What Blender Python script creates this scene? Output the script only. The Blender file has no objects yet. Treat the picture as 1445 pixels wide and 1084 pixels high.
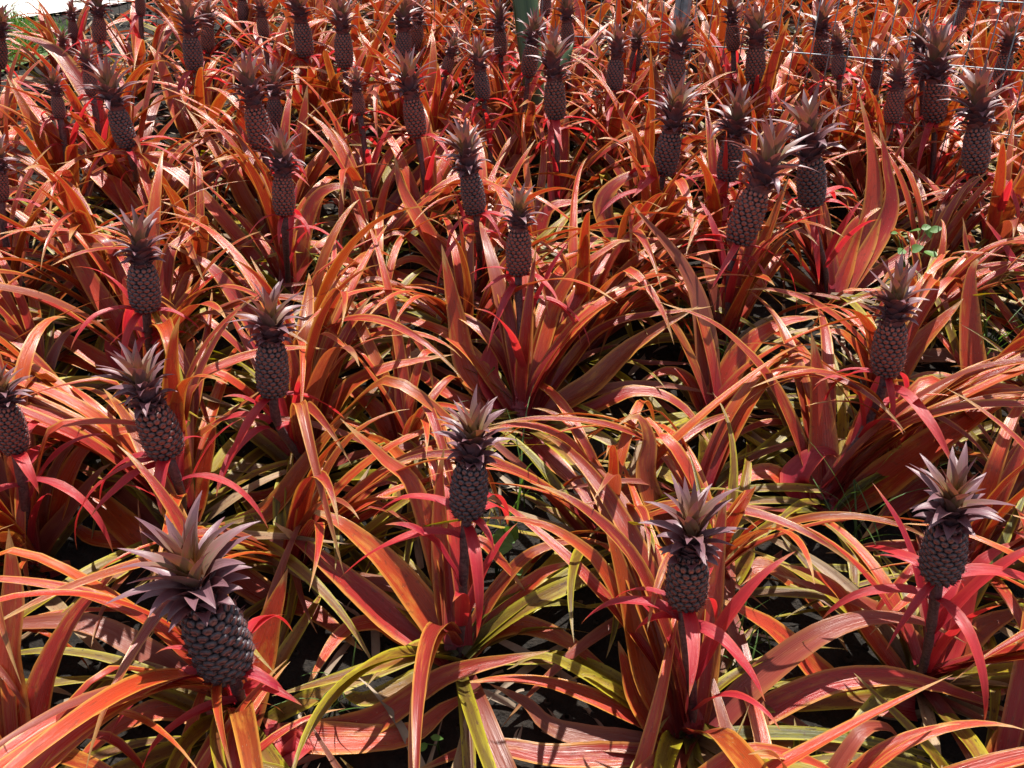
import bpy, math, random
import numpy as np
from mathutils import Vector, Matrix, Quaternion
random.seed(7)
R = random.Random(11)
scn = bpy.context.scene
col = scn.collection
rad = math.radians
def V(*a): return Vector(a)

# ------------------------------------------------------------------ camera
F_PX, PITCH, ROLL, CAM_H, SLOPE = 1200.0, rad(25), rad(3.2), 1.68, rad(15)
cp, sp, cr, sr = math.cos(PITCH), math.sin(PITCH), math.cos(ROLL), math.sin(ROLL)
CAM = V(0, 0, CAM_H)
FW = V(0, cp, -sp); R0 = V(1, 0, 0); U0 = V(0, sp, cp)
RT = R0 * cr + U0 * sr
UP = U0 * cr - R0 * sr
def ray(u, v): return FW + RT * ((u - 722.5) / F_PX) + UP * ((542 - v) / F_PX)
def at(u, v, d): return CAM + ray(u, v) * d
def proj(p):
    q = p - CAM; d = q.dot(FW)
    return 722.5 + F_PX * q.dot(RT) / d, 542 - F_PX * q.dot(UP) / d, d
TS = math.tan(SLOPE)
YF = 9.0
def gz(x, y): return TS * (y if y < YF else YF)
def hit(u, v, h=0.0):
    r = ray(u, v)                      # ground plane raised by h
    den = r.z - TS * r.y
    return (h - CAM.z) / den if den < -1e-4 else 50.0
cam = bpy.data.cameras.new('camera'); cam.sensor_width = 36; cam.lens = F_PX / 1445 * 36
cam.clip_start = 0.05; cam.clip_end = 1500
co = bpy.data.objects.new('camera', cam); col.objects.link(co)
M = Matrix((RT, UP, -FW)).transposed().to_4x4(); M.translation = CAM
co.matrix_world = M
scn.camera = co

# ------------------------------------------------------------------ light
EL, AZ = rad(71), rad(20)
sd = V(math.sin(AZ) * math.cos(EL), math.cos(AZ) * math.cos(EL), math.sin(EL))
sun = bpy.data.lights.new('sun', 'SUN'); sun.energy = 5.0; sun.angle = rad(0.55); sun.color = (1, 0.95, 0.87)
so = bpy.data.objects.new('sun', sun); col.objects.link(so)
so.rotation_euler = (-sd).to_track_quat('-Z', 'Y').to_euler(); so.location = (0, 6, 9)
w = bpy.data.worlds.new('World'); scn.world = w; w.use_nodes = True
nt = w.node_tree; bg = nt.nodes['Background']
sky = nt.nodes.new('ShaderNodeTexSky'); sky.sky_type = 'NISHITA'; sky.sun_disc = False
sky.sun_elevation = EL; sky.sun_rotation = AZ
hs = nt.nodes.new('ShaderNodeHueSaturation'); hs.inputs['Saturation'].default_value = 0.45
nt.links.new(sky.outputs[0], hs.inputs['Color']); nt.links.new(hs.outputs[0], bg.inputs[0]); bg.inputs[1].default_value = 0.085
scn.view_settings.view_transform = 'Standard'; scn.view_settings.look = 'None'
scn.view_settings.exposure = 1.02; scn.view_settings.gamma = 1
scn.cycles.max_bounces = 8; scn.cycles.transmission_bounces = 6; scn.cycles.diffuse_bounces = 5

# ------------------------------------------------------------------ materials
class NT:
    def __init__(s, name):
        s.m = bpy.data.materials.new(name); s.m.use_nodes = True
        s.t = s.m.node_tree; s.n = s.t.nodes; s.b = s.n['Principled BSDF']; s.out = s.n['Material Output']
    def new(s, k, **kw):
        x = s.n.new(k)
        for a, v in kw.items(): setattr(x, a, v)
        return x
    def lk(s, a, b): s.t.links.new(a, b)
    def val(s, op, a, b=None, clamp=False):
        x = s.new('ShaderNodeMath', operation=op, use_clamp=clamp)
        for i, y in enumerate((a, b)):
            if y is None: continue
            if isinstance(y, (int, float)): x.inputs[i].default_value = y
            else: s.lk(y, x.inputs[i])
        return x.outputs[0]
    def ramp(s, fac, stops, mode='LINEAR'):
        x = s.new('ShaderNodeValToRGB'); r = x.color_ramp; r.interpolation = mode
        while len(r.elements) < len(stops): r.elements.new(0.5)
        for e, (p, c) in zip(r.elements, stops):
            e.position = p; e.color = (c[0], c[1], c[2], 1) if isinstance(c, tuple) else (c, c, c, 1)
        if fac is not None: s.lk(fac, x.inputs[0])
        return x.outputs[0]
    def mix(s, fac, a, b, blend='MIX'):
        x = s.new('ShaderNodeMix', data_type='RGBA', blend_type=blend)
        for i, y in ((0, fac), (6, a), (7, b)):
            if isinstance(y, (int, float)): x.inputs[i].default_value = y
            elif isinstance(y, tuple): x.inputs[i].default_value = (*y, 1)
            else: s.lk(y, x.inputs[i])
        return x.outputs[2]
    def noise(s, vec, scale, detail=3, rough=0.55):
        x = s.new('ShaderNodeTexNoise'); x.inputs['Scale'].default_value = scale
        x.inputs['Detail'].default_value = detail; x.inputs['Roughness'].default_value = rough
        if vec is not None: s.lk(vec, x.inputs['Vector'])
        return x.outputs[0]
    def comb(s, a, b, c):
        x = s.new('ShaderNodeCombineXYZ')
        for i, y in enumerate((a, b, c)):
            if isinstance(y, (int, float)): x.inputs[i].default_value = y
            else: s.lk(y, x.inputs[i])
        return x.outputs[0]
    def lf(s):
        a = s.new('ShaderNodeAttribute', attribute_name='lf')
        x = s.new('ShaderNodeSeparateXYZ'); s.lk(a.outputs['Vector'], x.inputs[0])
        return x.outputs
    def rnd(s): return s.new('ShaderNodeObjectInfo').outputs['Random']
    def bump(s, h, strength, dist=0.002):
        x = s.new('ShaderNodeBump'); x.inputs['Strength'].default_value = strength
        x.inputs['Distance'].default_value = dist; s.lk(h, x.inputs['Height'])
        s.lk(x.outputs[0], s.b.inputs['Normal']); return x.outputs[0]
    def leafy(s, colr, tcol, k):
        tr = s.new('ShaderNodeBsdfTranslucent'); mx = s.new('ShaderNodeMixShader')
        s.lk(tcol, tr.inputs[0]); mx.inputs[0].default_value = k
        s.lk(colr, s.b.inputs['Base Color'])
        s.lk(s.b.outputs[0], mx.inputs[1]); s.lk(tr.outputs[0], mx.inputs[2])
        s.lk(mx.outputs[0], s.out.inputs[0])

def leaf_mat(name, ramp, edge, base, tip, tmul, rough=0.36, k=0.36, spots=0.0, edge_w=0.35):
    s = NT(name); u, v, z = s.lf(); r = s.rnd()
    ro = s.val('MULTIPLY', r, 37.0)
    stk = s.noise(s.comb(s.val('ADD', s.val('MULTIPLY', u, 4.0), ro), s.val('MULTIPLY', v, 1.6), ro), 1.6, 4, 0.6)
    fine = s.noise(s.comb(s.val('MULTIPLY', u, 9.0), s.val('MULTIPLY', v, 0.6), ro), 2.2, 2, 0.5)
    blot = s.noise(s.comb(u, s.val('MULTIPLY', v, 3.5), s.val('ADD', ro, 5.0)), 1.5, 4, 0.6)
    c = s.ramp(r, ramp)
    c = s.mix(s.ramp(stk, [(0.35, 0.0), (0.68, 0.75)]), c, s.mix(1.0, c, (0.80, 0.50, 0.42), 'MULTIPLY'))
    c = s.mix(s.ramp(blot, [(0.54, 0.0), (0.74, 0.6)]), c, edge)
    au = s.val('ABSOLUTE', u)
    ef = s.val('MULTIPLY', s.ramp(s.val('ADD', au, s.val('MULTIPLY', s.val('SUBTRACT', stk, 0.5), 0.35)), [(1 - edge_w, 0.0), (0.97, 1.0)]), 0.92)
    c = s.mix(ef, c, edge)
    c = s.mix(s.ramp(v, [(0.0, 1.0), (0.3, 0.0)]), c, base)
    c = s.mix(s.ramp(s.val('ADD', v, s.val('MULTIPLY', blot, 0.15)), [(0.95, 0.0), (1.02, 0.8)]), c, tip)
    if spots:
        sp_ = s.noise(s.comb(s.val('MULTIPLY', u, 2.0), s.val('MULTIPLY', v, 22.0), ro), 1.7, 2, 0.5)
        c = s.mix(s.val('MULTIPLY', s.ramp(sp_, [(0.62, 0.0), (0.67, 1.0)]), spots), c, (0.07, 0.03, 0.015))
    fl = s.noise(s.comb(s.val('MULTIPLY', u, 5.0), s.val('MULTIPLY', v, 60.0), ro), 1.3, 1, 0.5)
    c = s.mix(s.ramp(fl, [(0.74, 0.0), (0.78, 0.45)]), c, (0.45, 0.3, 0.2))
    t = s.mix(1.0, c, tmul, 'MULTIPLY')
    h = s.val('ADD', s.val('MULTIPLY', fine, 0.6), s.val('MULTIPLY', stk, 0.5))
    c_rib = s.noise(s.comb(s.val('MULTIPLY', u, 16.0), s.val('MULTIPLY', v, 0.25), ro), 2.0, 2, 0.5)
    h = s.val('ADD', h, s.val('MULTIPLY', c_rib, 0.5))
    s.bump(h, 0.42, 0.004)
    s.lk(s.ramp(stk, [(0.3, rough - 0.08), (0.7, rough + 0.10)]), s.b.inputs['Roughness'])
    s.b.inputs['Specular IOR Level'].default_value = 0.55
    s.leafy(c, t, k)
    return s.m

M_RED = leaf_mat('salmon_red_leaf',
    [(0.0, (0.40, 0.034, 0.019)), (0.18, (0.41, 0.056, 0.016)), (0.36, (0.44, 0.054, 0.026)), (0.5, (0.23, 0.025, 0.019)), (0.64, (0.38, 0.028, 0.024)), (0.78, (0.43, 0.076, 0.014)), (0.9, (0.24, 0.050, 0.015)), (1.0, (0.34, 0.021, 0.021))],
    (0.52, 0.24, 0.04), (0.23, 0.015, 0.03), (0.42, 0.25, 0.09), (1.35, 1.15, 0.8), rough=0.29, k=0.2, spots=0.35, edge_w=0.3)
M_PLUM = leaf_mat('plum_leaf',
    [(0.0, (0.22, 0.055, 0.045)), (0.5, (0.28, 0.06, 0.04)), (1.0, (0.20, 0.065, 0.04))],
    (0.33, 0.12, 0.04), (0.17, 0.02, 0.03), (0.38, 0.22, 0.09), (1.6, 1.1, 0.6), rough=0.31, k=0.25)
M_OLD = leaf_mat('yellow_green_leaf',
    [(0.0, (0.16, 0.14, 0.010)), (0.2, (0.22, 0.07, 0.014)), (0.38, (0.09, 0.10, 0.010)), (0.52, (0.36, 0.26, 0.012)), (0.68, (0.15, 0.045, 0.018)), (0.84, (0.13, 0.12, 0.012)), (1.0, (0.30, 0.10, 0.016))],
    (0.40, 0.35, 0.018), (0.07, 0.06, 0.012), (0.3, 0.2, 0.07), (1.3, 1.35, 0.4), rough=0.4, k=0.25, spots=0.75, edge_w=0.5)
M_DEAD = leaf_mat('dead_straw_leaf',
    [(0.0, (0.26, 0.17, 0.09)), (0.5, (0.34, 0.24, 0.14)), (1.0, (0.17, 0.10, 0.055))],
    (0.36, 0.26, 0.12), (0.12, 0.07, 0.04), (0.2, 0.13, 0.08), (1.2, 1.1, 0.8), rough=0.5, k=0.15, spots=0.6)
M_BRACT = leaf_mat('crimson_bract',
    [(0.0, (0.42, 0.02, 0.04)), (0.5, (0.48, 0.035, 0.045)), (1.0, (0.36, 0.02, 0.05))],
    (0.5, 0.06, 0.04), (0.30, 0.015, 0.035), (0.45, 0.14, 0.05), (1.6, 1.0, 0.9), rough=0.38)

def crown_mat():
    s = NT('crown_leaf'); u, v, z = s.lf(); r = s.rnd()
    n = s.noise(s.comb(s.val('MULTIPLY', u, 3.0), s.val('MULTIPLY', v, 2.0), s.val('MULTIPLY', z, 40.0)), 2.0, 3)
    c = s.mix(n, (0.125, 0.058, 0.075), (0.20, 0.098, 0.115))
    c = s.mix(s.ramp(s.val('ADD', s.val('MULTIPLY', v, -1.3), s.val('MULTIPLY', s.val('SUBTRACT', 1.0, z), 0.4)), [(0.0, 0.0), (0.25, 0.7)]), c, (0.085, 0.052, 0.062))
    yg = s.val('MULTIPLY', s.ramp(z, [(0.6, 0.0), (0.8, 1.0)]), s.ramp(v, [(0.15, 1.0), (0.75, 0.0)]))
    c = s.mix(s.val('MULTIPLY', yg, 0.9), c, s.mix(s.ramp(n, [(0.35, 0.0), (0.65, 1.0)]), (0.20, 0.20, 0.04), (0.32, 0.12, 0.06)))
    c = s.mix(s.ramp(s.val('ABSOLUTE', u), [(0.8, 0.0), (1.0, 0.5)]), c, (0.32, 0.17, 0.15))
    t = s.mix(1.0, c, (1.9, 0.9, 0.6), 'MULTIPLY')
    s.bump(n, 0.3, 0.003)
    s.b.inputs['Roughness'].default_value = 0.4
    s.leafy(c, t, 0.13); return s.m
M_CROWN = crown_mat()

def fruit_mat():
    s = NT('pineapple_rind'); u, v, z = s.lf(); r = s.rnd()
    tc = s.new('ShaderNodeTexCoord').outputs['Object']
    n = s.noise(tc, 26, 3, 0.6); n2 = s.noise(tc, 7, 2)
    # u: distance from the middle of an eye, v: +1 upper lip .. -1 lower, z: 0 body, 1 eye, 2 spine
    c = s.mix(n2, (0.060, 0.044, 0.052), (0.105, 0.076, 0.082))
    red = s.val('MULTIPLY', s.ramp(s.val('ADD', s.val('ADD', u, s.val('MULTIPLY', v, 0.25)), s.val('MULTIPLY', s.val('SUBTRACT', n, 0.5), 0.9)), [(0.46, 1.0), (0.72, 0.0)]), 0.97)
    c = s.mix(red, c, s.mix(n, (0.22, 0.075, 0.062), (0.44, 0.19, 0.15)))
    c = s.mix(s.ramp(u, [(0.80, 0.0), (0.98, 0.92)]), c, (0.014, 0.008, 0.010))
    c = s.mix(s.ramp(s.val('SUBTRACT', z, 1.0), [(0.1, 0.0), (0.6, 1.0)]), c, s.mix(n, (0.14, 0.035, 0.035), (0.05, 0.02, 0.022)))
    c = s.mix(1.0, c, s.ramp(r, [(0.0, (1.0, 0.85, 0.8)), (0.3, (0.8, 0.85, 0.95)), (0.55, (1.25, 0.9, 0.85)), (0.8, (0.95, 0.95, 1.0)), (1.0, (1.1, 1.1, 1.0))], 'CONSTANT'), 'MULTIPLY')
    s.lk(c, s.b.inputs['Base Color']); s.b.inputs['Roughness'].default_value = 0.42
    s.b.inputs['Specular IOR Level'].default_value = 0.5
    s.bump(n, 0.5, 0.0015); return s.m
M_FRUIT = fruit_mat()

def stalk_mat():
    s = NT('scurfy_stalk'); tc = s.new('ShaderNodeTexCoord').outputs['Object']
    n = s.noise(tc, 160, 4, 0.65); n2 = s.noise(tc, 22, 3)
    c = s.mix(s.ramp(n, [(0.4, 0.0), (0.62, 1.0)]), (0.038, 0.018, 0.024), (0.12, 0.075, 0.08))
    c = s.mix(s.ramp(n2, [(0.45, 0.0), (0.7, 0.6)]), c, (0.16, 0.035, 0.04))
    s.lk(c, s.b.inputs['Base Color']); s.b.inputs['Roughness'].default_value = 0.65
    s.bump(n, 0.7, 0.002); return s.m
M_STALK = stalk_mat()

def simple(name, lo, hi, scale=20, rough=0.7, bump=0.4, metal=0.0, lo_p=0.35, hi_p=0.65, bd=0.01):
    s = NT(name); tc = s.new('ShaderNodeTexCoord').outputs['Object']
    n = s.noise(tc, scale, 6, 0.65)
    s.lk(s.mix(s.ramp(n, [(lo_p, 0.0), (hi_p, 1.0)]), lo, hi), s.b.inputs['Base Color'])
    s.b.inputs['Roughness'].default_value = rough; s.b.inputs['Metallic'].default_value = metal
    s.bump(n, bump, bd); return s.m
M_SOIL = simple('dark_soil', (0.006, 0.0042, 0.003), (0.022, 0.015, 0.010), 38, 0.95, 1.0, bd=0.03)
M_CLOD = simple('soil_clod', (0.008, 0.006, 0.004), (0.04, 0.03, 0.022), 60, 0.95, 0.8)
M_LITTER = simple('dry_litter', (0.12, 0.08, 0.05), (0.38, 0.30, 0.22), 6, 0.8, 0.3, lo_p=0.3, hi_p=0.7)
M_PATH = simple('pale_concrete', (0.62, 0.60, 0.56), (0.78, 0.76, 0.72), 3, 0.85, 0.2)
M_LAWN = simple('lawn', (0.03, 0.06, 0.015), (0.07, 0.13, 0.03), 9, 0.9, 0.8)
M_STEEL = simple('galvanised_steel', (0.14, 0.165, 0.19), (0.24, 0.27, 0.30), 40, 0.45, 0.1, metal=0.35)
def green_mat(name, lo, hi, k=0.3, edge=None):
    s = NT(name); u, v, z = s.lf(); r = s.rnd()
    n = s.noise(s.comb(s.val('MULTIPLY', u, 5.0), s.val('MULTIPLY', v, 1.5), s.val('MULTIPLY', s.val('ADD', r, z), 31.0)), 2.0, 3)
    c = s.mix(s.ramp(n, [(0.35, 0.0), (0.65, 1.0)]), lo, hi)
    if edge: c = s.mix(s.ramp(s.val('ABSOLUTE', u), [(0.85, 0.0), (1.0, 1.0)]), c, edge)
    s.b.inputs['Roughness'].default_value = 0.42
    s.bump(n, 0.3, 0.003)
    s.leafy(c, s.mix(1.0, c, (1.5, 1.6, 0.6), 'MULTIPLY'), k); return s.m
M_GRASS = green_mat('grass_blade', (0.05, 0.11, 0.025), (0.11, 0.21, 0.05))
M_WEED = green_mat('weed_leaf', (0.07, 0.17, 0.03), (0.12, 0.25, 0.05))
M_AGAVE = green_mat('fleshy_green_leaf', (0.03, 0.06, 0.02), (0.06, 0.105, 0.035), 0.05)

# ------------------------------------------------------------------ mesh building
class MB:
    def __init__(s): s.v = []; s.f = []; s.a = []; s.n = 0
    def add(s, v, f, a):
        s.v.append(np.asarray(v, float)); s.a.append(np.asarray(a, float))
        s.f.extend([tuple(i + s.n for i in q) for q in f]); s.n += len(v)
    def mesh(s, name, mat, smooth=True):
        me = bpy.data.meshes.new(name)
        vs = np.concatenate(s.v)
        me.from_pydata(vs.tolist(), [], s.f)
        at_ = me.attributes.new('lf', 'FLOAT_VECTOR', 'POINT')
        at_.data.foreach_set('vector', np.concatenate(s.a).astype(np.float32).ravel())
        if smooth: me.polygons.foreach_set('use_smooth', [True] * len(me.polygons))
        me.materials.append(mat); me.update(); return me
def link(name, me, parent=None, loc=(0, 0, 0), rot=None, scale=1.0):
    o = bpy.data.objects.new(name, me); col.objects.link(o)
    if parent: o.parent = parent
    o.location = loc
    if rot is not None: o.rotation_mode = 'QUATERNION'; o.rotation_quaternion = rot
    o.scale = (scale,) * 3 if isinstance(scale, (int, float)) else scale
    return o
def tag(o, label, cat=None, group=None, kind=None):
    if label: o['label'] = label
    if cat: o['category'] = cat
    if group: o['group'] = group
    if kind: o['kind'] = kind

US = np.array([-1, -0.6, -0.22, 0, 0.22, 0.6, 1.0])
def ribbon(P, S, N, W, chan, rnd, z=0.0, us=US, wave=0.0):
    """strap leaf: P centre line, S side, N upper normal, W widths, chan trough depth per row"""
    n = len(P); k = len(us)
    uu = np.abs(us) ** 1.4
    v = P[:, None, :] + S[:, None, :] * (us[None, :, None] * W[:, None, None] / 2)
    v = v + N[:, None, :] * (uu[None, :] * (chan * W)[:, None] / 2)[:, :, None]
    if wave:
        t = np.linspace(0, 1, n); ph = [rnd.uniform(0, 6.28) for _ in range(4)]
        wl = np.sin(t * rnd.uniform(9, 17) + ph[0]) * (us < -0.5) * (us ** 2)[None, :].T.reshape(1, -1).T if False else None
        a = np.sin(t * rnd.uniform(9, 18) + ph[0])[:, None] * np.where(us < 0, us ** 2, 0)[None, :] + np.sin(t * rnd.uniform(9, 18) + ph[1])[:, None] * np.where(us > 0, us ** 2, 0)[None, :]
        v = v + N[:, None, :] * (a * wave * W[:, None])[:, :, None]
    a = np.zeros((n, k, 3)); a[:, :, 0] = us[None, :]; a[:, :, 1] = np.linspace(0, 1, n)[:, None]; a[:, :, 2] = z
    f = [(i * k + j, i * k + j + 1, (i + 1) * k + j + 1, (i + 1) * k + j) for i in range(n - 1) for j in range(k - 1)]
    return v.reshape(-1, 3), f, a.reshape(-1, 3)
def norm(a): return a / np.maximum(np.linalg.norm(a, axis=-1, keepdims=True), 1e-9)
def frame(P, S0, tw):
    T = np.gradient(P, axis=0); T = norm(T)
    S = S0 - T * (S0 * T).sum(1, keepdims=True); S = norm(S)
    N = np.cross(T, S) * -1.0
    c, s_ = np.cos(tw)[:, None], np.sin(tw)[:, None]
    return S * c + N * s_, N * c - S * s_
def strap(L, th0, bend, pw, side, twist, w, rnd, n=20, kink=None, chan=0.32):
    s = np.linspace(0, 1, n)
    th = th0 - bend * s ** pw
    if kink: th = th - kink[1] / (1 + np.exp(-(s - kink[0]) * 70))
    wob = np.cumsum(np.array([rnd.gauss(0, 1) for _ in range(n)])) * 0.018
    th = th + wob
    ps = side * s ** 1.6
    d = np.stack([np.cos(th) * np.cos(ps), np.cos(th) * np.sin(ps), np.sin(th)], 1)
    P = np.concatenate([[[0, 0, 0]], np.cumsum(d[:-1] * L / (n - 1), 0)])
    S0 = np.stack([-np.sin(ps), np.cos(ps), 0 * ps], 1)
    S, N = frame(P, S0, twist * s ** 1.5)
    ups = np.stack([-np.sin(th) * np.cos(ps), -np.sin(th) * np.sin(ps), np.cos(th)], 1)
    W = w * width(s)
    ch = chan * (1.25 - 0.75 * s) + 0.02
    if (N * ups).sum() < 0: N = -N
    return ribbon(P, S, N, W, ch, rnd, wave=0.05)
def width(s): return np.clip((0.74 + 0.9 * s), 0, 1.0) * np.clip(1 - s ** 2.1, 0, 1) ** 0.95 + 0.010

LIB_UP, LIB_MID, LIB_LOW, LIB_BRACT = [], [], [], []
for i in range(46):      # erect and arching leaves
    b = MB(); kink = (R.uniform(0.45, 0.75), R.uniform(0.5, 1.2)) if R.random() < 0.24 else None
    b.add(*strap(R.uniform(0.46, 0.68), rad(R.uniform(66, 86)), rad(R.uniform(20, 110)), R.uniform(1.3, 2.6), R.uniform(-0.5, 0.5), rad(R.uniform(-50, 50)), R.uniform(0.036, 0.051), R, kink=kink))
    LIB_UP.append(b.mesh('leaf', M_RED))
for i in range(46):
    b = MB(); kink = (R.uniform(0.4, 0.75), R.uniform(0.5, 1.1)) if R.random() < 0.28 else None
    b.add(*strap(R.uniform(0.55, 0.84), rad(R.uniform(46, 72)), rad(R.uniform(60, 125)), R.uniform(1.0, 1.9), R.uniform(-0.6, 0.6), rad(R.uniform(-60, 60)), R.uniform(0.032, 0.046), R, kink=kink))
    LIB_MID.append(b.mesh('leaf', M_PLUM if i % 9 == 0 else M_RED))
for i in range(36):
    b = MB()
    b.add(*strap(R.uniform(0.34, 0.66), rad(R.uniform(18, 52)), rad(R.uniform(25, 75)), R.uniform(0.7, 1.4), R.uniform(-0.7, 0.7), rad(R.uniform(-60, 60)), R.uniform(0.026, 0.041), R))
    LIB_LOW.append(b.mesh('leaf', M_PLUM if i % 7 == 0 else M_DEAD if i % 9 == 4 else M_OLD))
for i in range(16):
    b = MB()
    b.add(*strap(R.uniform(0.09, 0.2), rad(R.uniform(5, 45)), rad(R.uniform(70, 130)), R.uniform(0.5, 0.9), R.uniform(-0.5, 0.5), rad(R.uniform(-40, 40)), R.uniform(0.015, 0.024), R, n=14))
    LIB_BRACT.append(b.mesh('bract', M_BRACT))

LIB_SLEEVE = []
for i in range(12):
    b = MB()
    b.add(*strap(R.uniform(0.2, 0.32), rad(R.uniform(62, 84)), rad(R.uniform(20, 150)), 2.0, R.uniform(-0.4, 0.4), rad(R.uniform(-40, 40)), R.uniform(0.022, 0.034), R, n=16))
    LIB_SLEEVE.append(b.mesh('bract', M_BRACT))

def make_fruit(LW, rows, m, rnd):
    """unit-width pineapple body standing on the origin, height LW"""
    b = MB()
    def rr(t): return 0.5 * max(0.0, 1 - abs(2 * t - 0.96) ** 3.0 / 1.12) ** 0.45 * (1.03 - 0.10 * t)
    nr, ns = 18, 28
    pv = []; pa = []
    for i in range(nr + 1):
        t = i / nr
        for j in range(ns):
            a = 2 * math.pi * j / ns; r = rr(t) * 0.9
            pv.append((r * math.cos(a), r * math.sin(a), t * LW)); pa.append((1.0, 0, 0))
    f = [(i * ns + j, i * ns + (j + 1) % ns, (i + 1) * ns + (j + 1) % ns, (i + 1) * ns + j) for i in range(nr) for j in range(ns)]
    f.append(tuple(range(ns - 1, -1, -1))); f.append(tuple(nr * ns + j for j in range(ns)))
    b.add(pv, f, pa)
    for k in range(rows):
        t = (k + 0.55) / rows
        t = t * 0.97 + 0.005
        for q in range(m):
            a0 = 2 * math.pi * (q + 0.5 * (k % 2) + 0.07 * k) / m + rnd.gauss(0, 0.02)
            tt = t + 0.10 / rows * math.sin(a0 * 2 + k) 
            r = rr(tt)
            if r < 0.16: continue
            c = np.array([r * 0.93 * math.cos(a0), r * 0.93 * math.sin(a0), tt * LW])
            dt = 0.01; dr = (rr(min(tt + dt, 1)) - rr(tt - dt)) / (2 * dt * LW)
            nrm = norm(np.array([math.cos(a0), math.sin(a0), -dr]))
            sx = np.array([-math.sin(a0), math.cos(a0), 0]); sy = np.cross(nrm, sx)
            hw = math.pi * r / m * 1.06; hh = LW / rows * 0.66
            vs = []; as_ = []
            rings = [(1.0, 0.0), (0.89, 0.050), (0.64, 0.074), (0.32, 0.080)]
            n_ = 12
            hs = rnd.uniform(0.85, 1.15)
            for rad_, hgt in rings:
                for e in range(n_):
                    an = 2 * math.pi * e / n_
                    sq = 1.0 + 0.10 * abs(math.cos(3 * an))        # slightly six sided
                    x, y = math.cos(an) * sq, math.sin(an) * sq
                    vs.append(c + sx * (x * hw * rad_) + sy * (y * hh * rad_) + nrm * (hgt * hs + 0.03 * y * rad_ * (rad_ < 0.95)))
                    as_.append((rad_, y * rad_, 1.0))
            vs.append(c + nrm * 0.076 * hs - sy * hh * 0.02); as_.append((0.0, 0, 1.0))
            ff = [(i * n_ + j, i * n_ + (j + 1) % n_, (i + 1) * n_ + (j + 1) % n_, (i + 1) * n_ + j) for i in range(3) for j in range(n_)]
            ff += [(3 * n_ + j, 3 * n_ + (j + 1) % n_, 4 * n_) for j in range(n_)]
            b.add(vs, ff, as_)
            # ragged bract lying over the lower half of the eye, ending in a fine spine
            lb = rnd.uniform(0.9, 1.25); cu = rnd.uniform(-0.5, 0.5)
            p0 = c - sy * hh * 0.72 + nrm * 0.06
            p1 = c - sy * hh * 0.22 + nrm * 0.104
            p2 = c + sy * hh * 0.14 * lb + nrm * 0.126 + sx * hw * 0.15 * cu
            p3 = c + sy * hh * 0.55 * lb + nrm * rnd.uniform(0.17, 0.26) + sx * hw * 0.4 * cu
            vs = [p0 - sx * hw * 0.42, p0 + sx * hw * 0.42, p1 - sx * hw * 0.46, p1 + nrm * 0.012, p1 + sx * hw * 0.46, p2 - sx * hw * 0.09, p2 + sx * hw * 0.09, p3]
            b.add(vs, [(0, 1, 3, 2), (1, 4, 3), (2, 3, 5), (3, 6, 5), (3, 4, 6), (5, 6, 7)], [(0.2, -0.5, 1.0)] * 5 + [(0.5, 0, 1.5)] * 2 + [(0.5, 0, 2)])
    return b.mesh('fruit', M_FRUIT)
FR_LW = [1.15, 1.3, 1.45, 1.6, 1.8, 2.0]
FRUITS = [make_fruit(lw, int(round(lw * 7.0)), 13 + (i % 2), R) for i, lw in enumerate(FR_LW)]

US5 = np.array([-1, -0.5, 0, 0.5, 1.0])
def make_crown(H, spread, rnd, n=46, top=1.0):
    b = MB()
    for i in range(n):
        t = i / (n - 1.0)
        az = i * 2.39996 + rnd.gauss(0, 0.2)
        zz = H * 0.60 * t ** 1.15 - 0.10
        l = np.interp(t, [0, 0.25, 0.5, 0.75, 0.9, 1], [0.34, 0.56, 0.92, 1.12, 1.0, 0.8]) * spread * rnd.uniform(0.75, 1.2)
        if t > 0.75: l *= top
        w_ = np.interp(t, [0, 0.4, 0.75, 1], [0.50, 0.52, 0.47, 0.34]) * rnd.uniform(0.9, 1.1)
        e0 = rad(np.interp(t, [0, 0.3, 0.6, 0.85, 1], [62, 60, 58, 70, 86]) + rnd.gauss(0, 8))
        bd = rad(np.interp(t, [0, 0.12, 0.3, 0.6, 0.85, 1], [62, 82, 92, 66, 32, 8]) + rnd.gauss(0, 12))
        rbase = np.interp(t, [0, 0.1, 0.3, 0.7, 1], [0.36, 0.30, 0.25, 0.17, 0.05])
        ns = 9; s = np.linspace(0, 1, ns)
        th = e0 - bd * s ** 0.9
        d = np.stack([np.cos(th), 0 * th, np.sin(th)], 1)
        P = np.concatenate([[[0, 0, 0]], np.cumsum(d[:-1] * l / (ns - 1), 0)]); P[:, 0] += rbase; P[:, 2] += zz
        S0 = np.tile([0., 1, 0], (ns, 1)); sd_ = rnd.gauss(0, 0.12)
        P[:, 1] += sd_ * s ** 2 * l
        S, N = frame(P, S0, np.full(ns, 0.0) + rnd.gauss(0, 0.12) * s)
        if N[ns // 2, 2] < 0: N = -N
        W = w_ * np.clip(1 - s ** 1.5, 0, 1) ** 0.95 + 0.006
        vv, f, a = ribbon(P, S, N, W, 0.55 * (1 - 0.55 * s), rnd, z=t, us=US5)
        ca, sa = math.cos(az), math.sin(az)
        vv = vv @ np.array([[ca, sa, 0], [-sa, ca, 0], [0, 0, 1]])
        b.add(vv, f, a)
    pv = []; nr = 6
    for i in range(nr):
        for j in range(12):
            t = i / (nr - 1); r = np.interp(t, [0, 0.2, 1], [0.30, 0.25, 0.05]); a = 2 * math.pi * j / 12
            pv.append((r * math.cos(a), r * math.sin(a), H * 0.6 * t - 0.08))
    b.add(pv, [(i * 12 + j, i * 12 + (j + 1) % 12, (i + 1) * 12 + (j + 1) % 12, (i + 1) * 12 + j) for i in range(nr - 1) for j in range(12)], [(0, 0.0, 0.2)] * len(pv))
    return b.mesh('crown', M_CROWN)
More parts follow.
